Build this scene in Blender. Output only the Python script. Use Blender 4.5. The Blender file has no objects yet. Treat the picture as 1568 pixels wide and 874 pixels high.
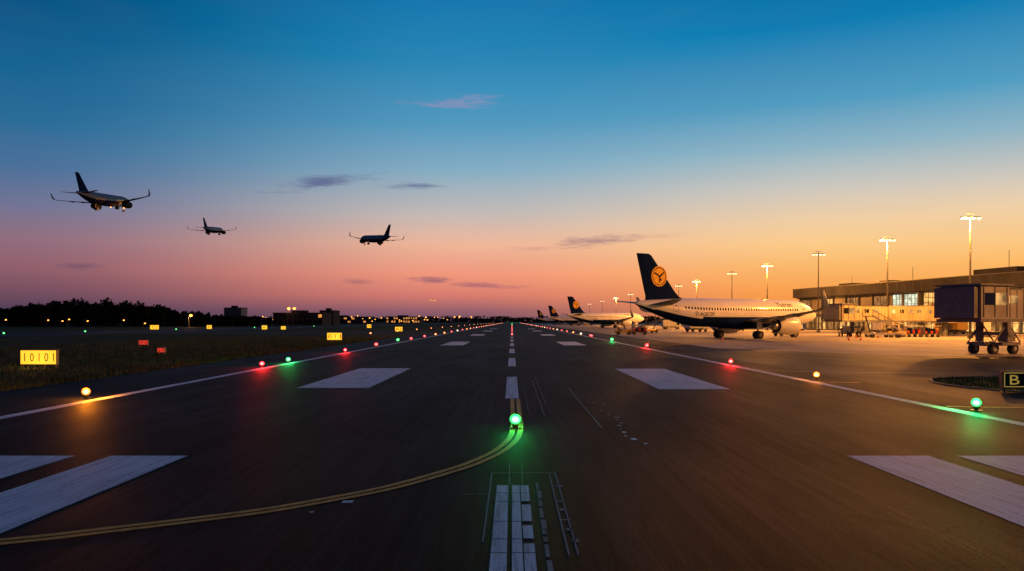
import bpy, math, random
from mathutils import Vector, Matrix
random.seed(7)
sc = bpy.context.scene
R = math.radians

# ------------------------------------------------------------------ helpers
def s2l(c):
    c = c/255.0
    return c/12.92 if c <= 0.04045 else ((c+0.055)/1.055)**2.4
def rgb(r, g, b): return (s2l(r), s2l(g), s2l(b), 1)

def link(o): sc.collection.objects.link(o); return o
def empty(name, loc=(0,0,0), rz=0, rx=0, ry=0, scale=1):
    e = bpy.data.objects.new(name, None); e.empty_display_size = 0.5
    e.location = loc; e.rotation_euler = (rx, ry, rz); e.scale = (scale,)*3
    return link(e)

class MB:
    def __init__(s): s.v=[]; s.f=[]; s.m=[]; s.sm=[]
    def add(s, vs, fs, mat=0, smooth=False):
        b=len(s.v); s.v += [tuple(p) for p in vs]
        for f in fs: s.f.append(tuple(i+b for i in f)); s.m.append(mat); s.sm.append(smooth)
    def box(s, x0,x1,y0,y1,z0,z1, mat=0, M=None):
        vs=[(x0,y0,z0),(x1,y0,z0),(x1,y1,z0),(x0,y1,z0),(x0,y0,z1),(x1,y0,z1),(x1,y1,z1),(x0,y1,z1)]
        if M is not None: vs=[M@Vector(p) for p in vs]
        s.add(vs,[(0,3,2,1),(4,5,6,7),(0,1,5,4),(1,2,6,5),(2,3,7,6),(3,0,4,7)],mat)
    def cyl(s,p0,p1,r0,r1=None,n=12,mat=0,cap=True,smooth=True):
        if r1 is None: r1=r0
        p0=Vector(p0);p1=Vector(p1);d=(p1-p0).normalized()
        a=d.orthogonal().normalized();b=d.cross(a)
        vs=[];
        for p,r in((p0,r0),(p1,r1)):
            for i in range(n):
                t=2*math.pi*i/n; vs.append(p+a*math.cos(t)*r+b*math.sin(t)*r)
        s.add(vs,[(i,(i+1)%n,n+(i+1)%n,n+i) for i in range(n)],mat,smooth)
        if cap:
            s.add(vs[:n],[tuple(range(n))[::-1]],mat); s.add(vs[n:],[tuple(range(n))],mat)
    def loft(s,rings,mat=0,smooth=True,cap=True,matf=None):
        n=len(rings[0]); vs=[p for r in rings for p in r]; b=len(s.v)
        s.v += [tuple(p) for p in vs]
        for k in range(len(rings)-1):
            for i in range(n):
                j=(i+1)%n
                f=(b+k*n+i,b+k*n+j,b+(k+1)*n+j,b+(k+1)*n+i)
                s.f.append(f); s.sm.append(smooth)
                c=sum((Vector(s.v[q]) for q in f),Vector())/4
                s.m.append(matf(c) if matf else mat)
        if cap:
            s.f.append(tuple(range(b,b+n))[::-1]); s.m.append(mat if not matf else matf(Vector(s.v[b]))); s.sm.append(False)
            e=b+(len(rings)-1)*n
            s.f.append(tuple(range(e,e+n))); s.m.append(mat if not matf else matf(Vector(s.v[e]))); s.sm.append(False)
    def sphere(s,c,r,mat=0,n=12,k=8,sz=1.0):
        c=Vector(c);rings=[]
        for a in range(k+1):
            t=-math.pi/2+math.pi*a/k; rr=max(r*math.cos(t),1e-4)
            rings.append([c+Vector((rr*math.cos(2*math.pi*i/n),rr*math.sin(2*math.pi*i/n),r*sz*math.sin(t))) for i in range(n)])
        s.loft(rings,mat,True,False)
    def mesh(s,name,mats):
        me=bpy.data.meshes.new(name); me.from_pydata(s.v,[],s.f)
        for m in mats: me.materials.append(m)
        me.polygons.foreach_set("material_index",s.m)
        me.polygons.foreach_set("use_smooth",s.sm); me.update(); return me
    def obj(s,name,mats,parent=None):
        o=link(bpy.data.objects.new(name,s.mesh(name,mats)))
        if parent: o.parent=parent
        return o

class NT:
    def __init__(s,nt): s.nt=nt; s.n=nt.nodes; s.l=nt.links
    def node(s,t,**k):
        n=s.n.new(t)
        for a,b in k.items(): setattr(n,a,b)
        return n
    def inp(s,sock,v):
        if isinstance(v,bpy.types.NodeSocket): s.l.new(v,sock)
        else: sock.default_value=v
    def math(s,op,a,b=0.0,c=None,clamp=False):
        n=s.node('ShaderNodeMath',operation=op,use_clamp=clamp)
        s.inp(n.inputs[0],a); s.inp(n.inputs[1],b)
        if c is not None: s.inp(n.inputs[2],c)
        return n.outputs[0]
    def mix(s,f,a,b,bt='MIX'):
        n=s.node('ShaderNodeMix',data_type='RGBA',blend_type=bt)
        s.inp(n.inputs[0],f); s.inp(n.inputs[6],a); s.inp(n.inputs[7],b); return n.outputs[2]
    def mapr(s,v,a,b,c=0,d=1,it='LINEAR'):
        n=s.node('ShaderNodeMapRange',interpolation_type=it); n.clamp=True
        s.inp(n.inputs[0],v)
        for i,q in enumerate((a,b,c,d)): n.inputs[i+1].default_value=q
        return n.outputs[0]
    def noise(s,vec,scale,detail=3,rough=.55,dist=0):
        n=s.node('ShaderNodeTexNoise'); s.l.new(vec,n.inputs['Vector'])
        n.inputs['Scale'].default_value=scale;n.inputs['Detail'].default_value=detail
        n.inputs['Roughness'].default_value=rough;n.inputs['Distortion'].default_value=dist
        return n.outputs['Fac']
    def ramp(s,v,stops):
        n=s.node('ShaderNodeValToRGB'); s.l.new(v,n.inputs[0]); e=n.color_ramp.elements
        while len(e)<len(stops): e.new(0.5)
        for q,(p,c) in zip(e,stops): q.position=p; q.color=c
        return n.outputs[0]
    def scalevec(s,vec,sc_):
        n=s.node('ShaderNodeMapping'); s.l.new(vec,n.inputs[0]); n.inputs['Scale'].default_value=sc_; return n.outputs[0]

def nosample(m):
    try: m.cycles.emission_sampling='NONE'
    except Exception: pass
def mat_base(name):
    m=bpy.data.materials.new(name); m.use_nodes=True
    t=NT(m.node_tree); b=m.node_tree.nodes['Principled BSDF']; return m,t,b

def simple(name,col,rough=.6,metal=0,var=.25,scale=1.5,spec=.5,emit=None,es=0,bump=0):
    m,t,b=mat_base(name)
    tc=t.node('ShaderNodeTexCoord').outputs['Object']
    n=t.noise(tc,scale,2)
    k=t.mapr(n,.3,.7,1-var,1+var)
    mx=t.node('ShaderNodeVectorMath',operation='SCALE'); mx.inputs[0].default_value=col[:3]; t.l.new(k,mx.inputs['Scale'])
    t.l.new(mx.outputs[0],b.inputs['Base Color'])
    b.inputs['Roughness'].default_value=rough; b.inputs['Metallic'].default_value=metal
    b.inputs['Specular IOR Level'].default_value=spec
    return m
def emis(name,col,st):
    m,t,b=mat_base(name); b.inputs['Base Color'].default_value=(*[c*.5 for c in col],1)
    b.inputs['Emission Color'].default_value=(*col,1); b.inputs['Emission Strength'].default_value=st
    nosample(m); return m
def glow_globe(name,col,lo,hi):
    # lamp globe with its halo put into the emission: hot in the middle, coloured at the rim
    m,t,b=mat_base(name)
    lw=t.node('ShaderNodeLayerWeight'); lw.inputs[0].default_value=.5
    f=t.math('POWER',t.math('SUBTRACT',1.0,lw.outputs['Facing']),4.0)
    b.inputs['Base Color'].default_value=(*[c*.3 for c in col],1); b.inputs['Roughness'].default_value=.4; b.inputs['Specular IOR Level'].default_value=.1
    t.l.new(t.mix(f,(*col,1),(*[min(1,c*.8+.2) for c in col],1)),b.inputs['Emission Color'])
    t.l.new(t.mapr(f,0,1,lo,hi),b.inputs['Emission Strength']); nosample(m); return m

# ------------------------------------------------------------------ ground materials
def asphalt(name,lo,hi,streak=True,spec=.35,rough=.55):
    m,t,b=mat_base(name)
    g=t.node('ShaderNodeNewGeometry').outputs['Position']
    big=t.noise(t.scalevec(g,(.22,.08,1)),1,4,.6)
    fine=t.noise(g,24,4,.8)
    v=t.math('ADD',t.math('MULTIPLY',big,.5),t.math('MULTIPLY',fine,.5))
    if streak:
        st=t.noise(t.scalevec(g,(7,.16,1)),1,5,.75)
        st2=t.noise(t.scalevec(g,(1.1,.03,1)),1,3,.6)
        v=t.math('ADD',t.math('MULTIPLY',v,.6),t.math('ADD',t.math('MULTIPLY',st,.25),t.math('MULTIPLY',st2,.15)))
    c=t.ramp(v,[(.38,(*lo,1)),(.5,(*[(a+b_)*.36 for a,b_ in zip(lo,hi)],1)),(.62,(*hi,1))])
    if streak:
        vo=t.node('ShaderNodeTexVoronoi',feature='DISTANCE_TO_EDGE')
        wv=t.node('ShaderNodeVectorMath',operation='ADD'); t.l.new(t.scalevec(g,(.5,.16,1)),wv.inputs[0])
        nn=t.node('ShaderNodeTexNoise'); t.l.new(g,nn.inputs['Vector']); nn.inputs['Scale'].default_value=1.3
        sv=t.node('ShaderNodeVectorMath',operation='SCALE'); t.l.new(nn.outputs['Color'],sv.inputs[0]); sv.inputs['Scale'].default_value=.12
        t.l.new(sv.outputs[0],wv.inputs[1]); t.l.new(wv.outputs[0],vo.inputs['Vector']); vo.inputs['Scale'].default_value=1
        ck=t.math('MULTIPLY',t.mapr(vo.outputs['Distance'],0,.012,1,0),t.mapr(big,.42,.6,0,.9))
        c=t.mix(ck,c,(.001,.001,.001,1))
    t.l.new(c,b.inputs['Base Color'])
    t.l.new(t.mapr(v,.35,.65,rough+.15,rough-.08),b.inputs['Roughness'])
    b.inputs['Specular IOR Level'].default_value=spec
    bp=t.node('ShaderNodeBump'); bp.inputs['Strength'].default_value=.5; bp.inputs['Distance'].default_value=.02
    t.l.new(fine,bp.inputs['Height']); t.l.new(bp.outputs[0],b.inputs['Normal'])
    return m
M_run=asphalt('runway_asphalt',(.0012,.0018,.0028),(.0125,.0165,.022),spec=.02,rough=.6)
M_sh=asphalt('shoulder_asphalt',(.004,.0055,.0075),(.02,.0235,.029),spec=.025,rough=.62)
M_tx=asphalt('taxi_asphalt',(.006,.007,.009),(.023,.024,.028),streak=False,spec=.04,rough=.62)

m,t,b=mat_base('apron_concrete'); M_ap=m
g=t.node('ShaderNodeNewGeometry').outputs['Position']
br=t.node('ShaderNodeTexBrick'); t.l.new(g,br.inputs['Vector']); br.offset=0
br.inputs['Scale'].default_value=1; br.inputs['Mortar Size'].default_value=.06; br.inputs['Brick Width'].default_value=7.5; br.inputs['Row Height'].default_value=7.5
br.inputs['Color1'].default_value=(.33,.29,.22,1); br.inputs['Color2'].default_value=(.40,.35,.27,1); br.inputs['Mortar'].default_value=(.1,.09,.07,1)
st=t.noise(t.scalevec(g,(.2,.08,1)),1,5,.65)
t.l.new(t.mix(t.mapr(st,.4,.7,0,.65),br.outputs['Color'],(.1,.085,.065,1)),b.inputs['Base Color'])
b.inputs['Roughness'].default_value=.7; b.inputs['Specular IOR Level'].default_value=.05

m,t,b=mat_base('grass_ground'); M_gr=m
g=t.node('ShaderNodeNewGeometry').outputs['Position']
v=t.math('ADD',t.math('MULTIPLY',t.noise(t.scalevec(g,(.06,.02,1)),1,4,.6),.6),t.math('MULTIPLY',t.noise(g,4,4,.7),.4))
t.l.new(t.ramp(v,[(.35,(.02,.028,.011,1)),(.5,(.052,.055,.02,1)),(.65,(.11,.08,.032,1))]),b.inputs['Base Color'])
b.inputs['Roughness'].default_value=.95; b.inputs['Specular IOR Level'].default_value=.05
bp=t.node('ShaderNodeBump'); bp.inputs['Strength'].default_value=.8; bp.inputs['Distance'].default_value=.1
t.l.new(t.noise(g,6,3,.8),bp.inputs['Height']); t.l.new(bp.outputs[0],b.inputs['Normal'])
M_blade=simple('grass_blades',(.085,.1,.032),.8,var=.6,scale=.6,spec=.1)

def paint(name,col,wear=.45):
    m,t,b=mat_base(name)
    g=t.node('ShaderNodeNewGeometry').outputs['Position']
    st=t.noise(t.scalevec(g,(9,.35,1)),1,5,.75)
    fn=t.noise(g,28,3,.7)
    w=t.math('ADD',t.math('MULTIPLY',st,.6),t.math('MULTIPLY',fn,.4))
    f=t.mapr(w,.49,.64,0,1)
    dark=tuple(c*wear*.5 for c in col)+(1,)
    big=t.noise(g,.7,2)
    c2=t.mix(t.mapr(big,.3,.7,0,.35),(*col,1),(*[c*.55 for c in col],1))
    t.l.new(t.mix(f,c2,dark),b.inputs['Base Color'])
    b.inputs['Roughness'].default_value=.65; b.inputs['Specular IOR Level'].default_value=.08
    return m
M_wp=paint('white_marking_paint',(.72,.81,.88),.45)
M_wf=paint('faded_white_paint',(.26,.28,.31),.4)
M_yp=paint('yellow_marking_paint',(.88,.45,.09),.9)
M_yf=paint('faded_orange_paint',(.14,.06,.035),.4)

def sheet(name,pts,z,mat):
    mb=MB(); mb.add([(x,y,z) for x,y in pts],[tuple(range(len(pts)))],0); return mb.obj(name,[mat])
def rect(x0,x1,y0,y1): return [(x0,y0),(x1,y0),(x1,y1),(x0,y1)]
sheet('ground',rect(-9000,9000,-3000,12000),-.03,M_gr)
sheet('tarmac',rect(10,420,-80,1200),-.02,M_tx)
sheet('apron',[(19,74),(30,57),(400,57),(400,900),(19,900)],-.012,M_ap)
sheet('runway_shoulder',rect(-18.2,-13.8,-60,2200),0,M_sh)
sheet('runway',rect(-13.8,14.6,-60,2200),0,M_run)
sheet('taxiway',rect(-112,-80,-60,2200),-.018,M_tx)
sheet('taxiway',rect(-80,-18.2,170,192),-.018,M_tx)

# markings ----------------------------------------------------------
mk=MB(); Z=.006
def mrect(x0,x1,y0,y1,mat=0,z=Z):
    mk.add([(x0,y0,z),(x1,y0,z),(x1,y1,z),(x0,y1,z)],[(0,1,2,3)],mat)
mrect(-13.45,-13.05,-40,2100); mrect(12.2,12.6,-40,2100)
for x0,x1 in((-7.45,-6.02),(-9.6,-8.12),(-11.8,-10.3),(6.22,7.74),(8.27,9.8),(10.3,11.8)): mrect(x0,x1,2,14.8)
mrect(-8.08,-5.38,29.9,42.4); mrect(5.42,8.03,29.3,42)
for y0,y1 in((83,98),(140,155),(200,216),(262,278)):
    mrect(-7.5,-5.1,y0,y1); mrect(5.4,7.8,y0,y1)
mrect(-.22,.22,25.8,35.9)
y=44.2
while y<1500: mrect(-.22,.22,y,y+10.2); y+=18.4
y=4.0
while y<12.0:
    h=random.choice((.55,.8,1.1)); y1=min(y+h,12.15)
    mrect(-.23,-.055,y,y1-.025); 
    mrect(.0,.115,y,y1-.025); mrect(.13,.25,y,y1-.025 if random.random()>.2 else y1-.2)
    y=y1
y=4
while y<12.2:
    l=random.uniform(.15,.6); mrect(.36,.40+random.uniform(0,.03),y,y+l,1); y+=l+random.uniform(.03,.12)
mrect(.60,.62,8.5,13.1,1); mrect(.70,.72,8.5,13.1,1); mrect(-.35,.72,13.1,13.14,1); mrect(-.34,-.32,9,13.1,1); mrect(-.05,-.035,12.2,14,1); mrect(.16,.17,12.2,13.9,1)
for q in range(7): mrect(.62+random.uniform(0,.1),.66+random.uniform(.05,.1),9+q*.5,9.03+q*.5+random.uniform(0,.12),1)
mrect(-.75,-.4,11.5,11.52,1)
mrect(2.09,2.12,18.7,29.6,1); mrect(.85,.87,21,34,1); mrect(1.02,1.035,24,36,1); mrect(.45,.46,22,33,1)
for q in range(16):
    yy=16.2+q*.55; xx=2.5+random.uniform(-.1,.25)
    mrect(xx,xx+random.uniform(.04,.13),yy,yy+random.uniform(.05,.3),1 if q>3 else 0)
mrect(-2.35,-2.2,10.95,11.1); mrect(-2.65,-2.6,10.4,10.46)
mrect(13.0,14.2,32.5,32.65,2); 
def stripe(pts,offs,w,mat,z=Z+.004,n=8):
    P=[Vector((a,b)) for a,b in pts]; S=[]
    for i in range(len(P)-1):
        p0=P[max(i-1,0)];p1=P[i];p2=P[i+1];p3=P[min(i+2,len(P)-1)]
        for k in range(n):
            u=k/n
            S.append(.5*((2*p1)+(p2-p0)*u+(2*p0-5*p1+4*p2-p3)*u*u+(3*p1-p0-3*p2+p3)*u**3))
    S.append(P[-1])
    L=[];Rr=[]
    for i,p in enumerate(S):
        d=(S[min(i+1,len(S)-1)]-S[max(i-1,0)]).normalized(); nn=Vector((-d.y,d.x))
        L.append(p+nn*(offs+w/2)); Rr.append(p+nn*(offs-w/2))
    vs=[(q.x,q.y,z) for q in L]+[(q.x,q.y,z) for q in Rr]; k=len(S)
    mk.add(vs,[(i,k+i,k+i+1,i+1) for i in range(k-1)],mat)
curve=[(.1,25.6),(.11,21),(.11,18.6),(.02,16.9),(-.25,15.35),(-.58,14.3),(-.95,13.45),(-1.81,12.0),(-2.57,11.15),(-3.26,10.5),(-3.94,10.05),(-4.87,9.5),(-5.7,9.05),(-7.8,8.2),(-11,7.2),(-17,6)]
stripe(curve,.09,.12,2); stripe(curve,-.09,.12,2)
stripe([(-13,66),(-8,73),(0,77),(6,78),(12,74)],0,.25,3)
stripe([(9,68),(12.4,60),(17,50),(24,42),(34,36.5),(60,34)],0,.15,3,z=.001)
stripe([(13,90),(18,62),(26,50),(45,44),(80,41)],0,.15,3,z=.001)
stripe([(14.6,80),(22,92),(30,104),(34,116)],0,.2,2,z=-.004)
stripe([(12.6,42),(17,39),(40,37.6)],0,.12,1,z=.001)
stripe([(12.8,23.5),(16,23.1),(30,23)],0,.15,2,z=.001)
mk.obj('runway_markings',[M_wp,M_wf,M_yp,M_yf])

# grass blades -------------------------------------------------------
gb=MB()
def blades(n,fx,hmax):
    for i in range(n):
        x,y=fx(); h=random.uniform(.05,hmax); a=random.uniform(0,6.28); w=random.uniform(.01,.03)
        dx,dy=math.cos(a)*w,math.sin(a)*w; lx,ly=random.uniform(-.06,.06),random.uniform(-.06,.06)
        gb.add([(x-dx,y-dy,-.03),(x+dx,y+dy,-.03),(x+lx,y+ly,h)],[(0,1,2)],0)
def fl():
    y=12+ (random.random()**1.3)*110; x=-18.25-(random.random()**1.6)*30-.0*y; return x,y
blades(60000,fl,.2)
isl=[]
for k in range(0,13):
    a=R(90+15*k); isl.append((21.0+3.8*math.cos(a),31.4+4.4*math.sin(a)))
isl+= [(60,27),(60,35.8)]
sheet('grass_island',isl,-.008,M_gr)
def fi():
    while True:
        x=random.uniform(17.2,45);y=random.uniform(27,35.8)
        if x>21 or ((x-21)/3.8)**2+((y-31.4)/4.4)**2<1: return x,y
blades(22000,fi,.13)
gb.obj('grass',[M_blade])
kb=MB()
for i in range(len(isl)-2):
    a=Vector(isl[i]);c=Vector(isl[i+1]); d=(c-a).normalized(); nn=Vector((-d.y,d.x))*-.12
    kb.add([(a.x,a.y,-.02),(c.x,c.y,-.02),(c.x,c.y,.03),(a.x,a.y,.03),(a.x+nn.x,a.y+nn.y,-.02),(c.x+nn.x,c.y+nn.y,-.02),(c.x+nn.x,c.y+nn.y,.03),(a.x+nn.x,a.y+nn.y,.03)],[(0,1,2,3),(4,7,6,5),(3,2,6,7)],0)
kb.obj('kerb',[simple('kerb_concrete',(.12,.11,.1),.8)])

# ------------------------------------------------------------------ common mats
M_white=simple('aircraft_white',(.76,.76,.77),.32,var=.05,scale=.5)
M_navy=simple('aircraft_navy',(.004,.013,.06),.8,var=.1,spec=.02)
M_grey=simple('aircraft_wing_grey',(.11,.14,.19),.5,var=.1,spec=.3)
M_eng=simple('nacelle_white',(.6,.6,.6),.3,var=.05)
M_met=simple('bare_metal',(.45,.45,.46),.3,metal=.9,var=.1)
M_black=simple('dark_rubber',(.012,.012,.013),.6,var=.2)
M_glass=simple('dark_glass',(.008,.01,.014),.08,var=.05)
M_logo=simple('tail_yellow',(.9,.5,.03),.5,var=.05,spec=.2)
M_dbody=simple('aircraft_silhouette_body',(.09,.13,.19),.45,var=.1,spec=.3)  # flying jets: dusk silhouette shade put into the body colour
M_dgrey=simple('aircraft_silhouette_wing',(.016,.023,.036),.7,var=.1,spec=.05)  # shaded copy of the wing grey, darkened for the flying silhouettes
M_steel=simple('painted_steel',(.16,.155,.15),.5,var=.25)
M_dsteel=simple('dark_steel',(.05,.05,.052),.5,var=.25)
E_or=emis('lamp_orange',(1,.36,.06),4)
E_warm=emis('lamp_warm',(1,.66,.32),6)

# ------------------------------------------------------------------ aircraft
RG=[(17.7,3.42,.04,.04),(17.45,3.44,.42,.36),(17.0,3.48,.75,.66),(16.3,3.55,1.1,1.02),(15.4,3.64,1.42,1.40),(14.2,3.72,1.74,1.74),(12.8,3.77,1.92,1.95),(11.2,3.78,1.975,2.05)]
xx=10.0
while xx>-8: RG.append((xx,3.78,1.975,2.05)); xx-=1.2
RG+= [(-9,3.8,1.96,2.02),(-11,3.92,1.84,1.86),(-13,4.1,1.6,1.58),(-15,4.35,1.25,1.25),(-17,4.62,.86,.88),(-18.6,4.85,.52,.55),(-19.5,4.97,.3,.33),(-19.9,5.0,.14,.16)]
def prof(x):
    for i in range(len(RG)-1):
        a,b=RG[i],RG[i+1]
        if b[0]<=x<=a[0]:
            u=(a[0]-x)/(a[0]-b[0]); return [a[k]+(b[k]-a[k])*u for k in(1,2,3)]
    return RG[-1][1:]
def surf(x,ang,side,off=.012):
    zc,ry,rz=prof(x); return (x, side*(ry+off)*math.cos(ang), zc+(rz+off)*math.sin(ang))
def wing_ring(xle,ch,p,tdir,th):
    out=[]
    for u,w in((1,.02),(.72,.3),(.42,.5),(.15,.38),(.04,.2),(0,0),(.04,-.2),(.15,-.36),(.42,-.42),(.72,-.22)):
        q=Vector((xle-u*ch,p[0],p[1]))+Vector((0,tdir[0],tdir[1]))*(w*th*ch); out.append(q)
    return out
def aircraft_meshes(tag,W,N,G,E,logo=True):
    P={}
    mb=MB(); n=40; rings=[]
    for x,zc,ry,rz in RG: rings.append([(x,ry*math.cos(2*math.pi*i/n),zc+rz*math.sin(2*math.pi*i/n)) for i in range(n)])
    def mf(c):
        zc,ry,rz=prof(min(max(c.x,-19.8),17.6)); lim=-.36-.02*max(0,-c.x-8)
        if c.x>9: lim=-.36-.14*(c.x-9)
        return 1 if (c.z-zc)/rz<lim else 0
    mb.loft(rings,matf=mf)
    fr=[]
    for x,ry,rz in((6.8,1.0,.5),(5.8,1.75,.95),(4,2.1,1.15),(0,2.15,1.2),(-3,2.0,1.1),(-4.6,1.5,.8),(-5.6,.8,.4)):
        fr.append([(x,ry*math.cos(2*math.pi*i/20),2.55+rz*math.sin(2*math.pi*i/20)) for i in range(20)])
    mb.loft(fr,1)
    P['fuselage']=mb.mesh('fuselage'+tag,[W,N])
    mb=MB()
    def patch(x0,x1,a0,a1,mat,off=.012):
        for s in(-1,1):
            k=3; vs=[]
            for i in range(k+1):
                a=a0+(a1-a0)*i/k; vs+= [surf(x0,a,s,off),surf(x1,a,s,off)]
            mb.add(vs,[(2*i,2*i+1,2*i+3,2*i+2) for i in range(k)],mat,True)
    x=11.2
    while x>-12.2:
        patch(x,x-.27,R(9),R(20),0)
        x-=.54
    for xd,w in((13.0,.85),(-13.4,.8)):
        for a,b_ in((-12,-10.5),(36,37.5)): patch(xd,xd-w,R(a),R(b_),1)
        patch(xd,xd-.05,R(-12),R(37),1); patch(xd-w+.05,xd-w,R(-12),R(37),1)
        patch(xd-.3,xd-.5,R(14),R(22),0,.014)
    for xd in(2.2,.8):
        patch(xd,xd-.03,R(2),R(28),1); patch(xd-.5,xd-.53,R(2),R(28),1)
    patch(16.25,15.75,R(30),R(62),0,.014); patch(16.45,16.28,R(62),R(88),0,.014); patch(15.7,15.15,R(26),R(50),0,.014)
    P['windows_and_doors']=mb.mesh('windows'+tag,[M_glass,M_dsteel])
    for nm,s in(('wing_left',1),('wing_right',-1)):
        mb=MB(); S=[]
        for y,z,xle,ch,th,td in((0.8,2.45,6.3,7.6,.14,(0,1)),(1.9,2.55,5.7,6.7,.14,(0,1)),(6.4,3.0,3.2,4.0,.12,(0,1)),(12,3.55,.4,2.7,.11,(0,1)),(16.6,4.05,-1.9,1.65,.10,(0,1)),(17.3,4.3,-2.3,1.45,.09,(-.6,.8)),(17.6,4.9,-2.8,1.2,.08,(-.95,.3)),(17.8,6.5,-3.9,.55,.08,(-1,.05))):
            S.append(wing_ring(xle,ch,(s*y,z),(s*td[0],td[1]),th))
        mb.loft(S,0)
        for yy in(4.5,8.2,11.6):
            zz=2.55+(yy-1.9)*.1; xb=-.9-(yy-6)*.17
            mb.loft([[ (xb+dx,s*yy+rr*.8*math.cos(6.283*i/8),zz-.15+rr*math.sin(6.283*i/8)) for i in range(8)] for dx,rr in((1.8,.05),(.9,.28),(-.4,.24),(-1.6,.04))],0)
        P[nm]=mb.mesh(nm+tag,[G,N])
        mb=MB(); ex,ey,ez=3.2,s*5.75,1.88
        def er(x,r,n=28): return [(ex+x,ey+r*math.cos(6.2832*i/n),ez+r*math.sin(6.2832*i/n)) for i in range(n)]
        mb.loft([er(2.45,1.02),er(2.5,1.1),er(2.35,1.2)],1,cap=False)
        mb.loft([er(2.35,1.2),er(1.7,1.3),er(.6,1.32),(er(-.6,1.22)),er(-1.7,.98)],0,cap=False)
        mb.loft([er(2.45,1.02),er(1.8,.98),er(1.5,.97)],2,cap=True)
        mb.loft([er(-1.7,.98),er(-1.5,.8),er(-1.3,.75)],2,cap=True)
        mb.loft([er(-1.2,.72),er(-2.0,.62),er(-2.6,.48)],3,cap=True)
        mb.loft([er(-2.4,.3),er(-3.2,.03)],3,cap=True)
        mb.loft([er(2.1,.02),er(1.75,.28),er(1.55,.34)],3,cap=True)
        for k in range(18):
            a=6.2832*k/18; c_,s_=math.cos(a),math.sin(a)
            mb.add([(ex+1.62,ey+.3*c_,ez+.3*s_),(ex+1.62,ey+.95*math.cos(a+.08),ez+.95*math.sin(a+.08)),(ex+1.52,ey+.95*math.cos(a+.28),ez+.95*math.sin(a+.28))],[(0,1,2)],3)
        mb.loft([[(ex+a,ey-.13,z0),(ex+a,ey+.13,z0),(ex+a,ey+.1,z1),(ex+a,ey-.1,z1)] for a,z0,z1 in((1.4,ez+1.15,ez+1.35),(.2,ez+1.15,ez+1.5),(-1.5,ez+.7,ez+1.25),(-3.2,ez+.75,ez+1.1))],0,smooth=False)
        P['engine_'+nm[5:]]=mb.mesh('engine'+nm[5:]+tag,[E,M_met if logo else E,M_black,M_met if logo else E])
    for nm,s in(('tailplane_left',1),('tailplane_right',-1)):
        mb=MB()
        mb.loft([wing_ring(xle,ch,(s*y,z),(0,1),.1) for y,z,xle,ch in((.2,4.75,-13.6,4.4),(1.0,4.85,-14.0,3.9),(6.2,5.4,-17.2,1.5))],0)
        P[nm]=mb.mesh(nm+tag,[G])
    mb=MB()
    def fin(xle,ch,z,h): return [(xle-u*ch,w*h,z) for u,w in((0,0),(.06,.6),(.22,1),(.7,1),(1,.12),(1,-.12),(.7,-1),(.22,-1),(.06,-.6))]
    mb.loft([fin(-9.6,8.6,5.35,.1),fin(-11.8,6.3,5.95,.16),fin(-12.6,5.7,6.6,.16),fin(-17.0,2.65,11.55,.15),fin(-17.5,2.2,11.8,.1)],0,smooth=False)
    if logo:
        cx,cz=-15.75,8.75
        for s in(-1,1):
            def disc(r0,r1,off,mat):
                n=40; a=[(cx+r0*math.cos(6.2832*i/n),s*off,cz+r0*math.sin(6.2832*i/n)) for i in range(n)]+[(cx+r1*math.cos(6.2832*i/n),s*off,cz+r1*math.sin(6.2832*i/n)) for i in range(n)]
                mb.add(a,[(i,(i+1)%n,n+(i+1)%n,n+i) for i in range(n)],mat)
            disc(0.001,1.42,.172,1); disc(1.14,1.24,.178,0)
            for pl in([(-.95,.35),(-.2,.05),(0,-.2),(.0,-.95),(.16,-.9),(.2,-.1),(.1,.1)],[(.1,.1),(.2,-.1),(.95,.5),(.85,.62),(.3,.3)],[(-.8,.55),(-.95,.35),(-.2,.05),(-.05,.2)],[(-.05,-.2),(.18,-.25),(.55,-.55),(.2,-.6)]):
                mb.add([(cx+a,s*.181,cz+c) for a,c in pl],[tuple(range(len(pl)))],0)
    P['tail_fin']=mb.mesh('fin'+tag,[N,M_logo])
    mb=MB()
    def wheel(x,y,z,r,w): mb.cyl((x,y-w/2,z),(x,y+w/2,z),r,n=20,mat=0); mb.cyl((x,y-w/2-.01,z),(x,y+w/2+.01,z),r*.5,n=12,mat=1)
    for s in(-1,1):
        mb.cyl((0,s*3.8,.58),(0,s*3.6,2.9),.13,mat=1); mb.cyl((0,s*3.75,1.2),(1.0,s*2.2,2.5),.07,mat=1)
        mb.cyl((0,s*3.3,.58),(0,s*4.3,.58),.09,mat=1)
        wheel(0,s*3.8-.36,.58,.58,.38); wheel(0,s*3.8+.36,.58,.58,.38)
        mb.box(-.5,.5,s*4.1-.03,s*4.1+.03,1.3,2.8,2)
    mb.cyl((12.63,0,.4),(12.5,0,2.2),.1,mat=1); wheel(12.63,-.25,.4,.4,.22); wheel(12.63,.25,.4,.4,.22); mb.cyl((12.63,-.3,.4),(12.63,.3,.4),.06,mat=1)
    mb.box(12.9,14.0,-.55,-.51,1.35,2.0,2); mb.box(12.9,14.0,.51,.55,1.35,2.0,2)
    P['landing_gear']=mb.mesh('gear'+tag,[M_black,M_steel,W])
    return P
def place_aircraft(P,loc,rz,pitch=0,bank=0,name='passenger_jet',sc_=1):
    e=empty(name,loc,0); e.rotation_mode='QUATERNION'; e.scale=(sc_,)*3
    e.rotation_quaternion=(Matrix.Rotation(rz,4,'Z')@Matrix.Rotation(-pitch,4,'Y')@Matrix.Rotation(bank,4,'X')).to_quaternion()
    for k,me in P.items():
        o=link(bpy.data.objects.new(k,me)); o.parent=e
    return e
PA=aircraft_meshes('',M_white,M_navy,M_grey,M_eng)
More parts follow.
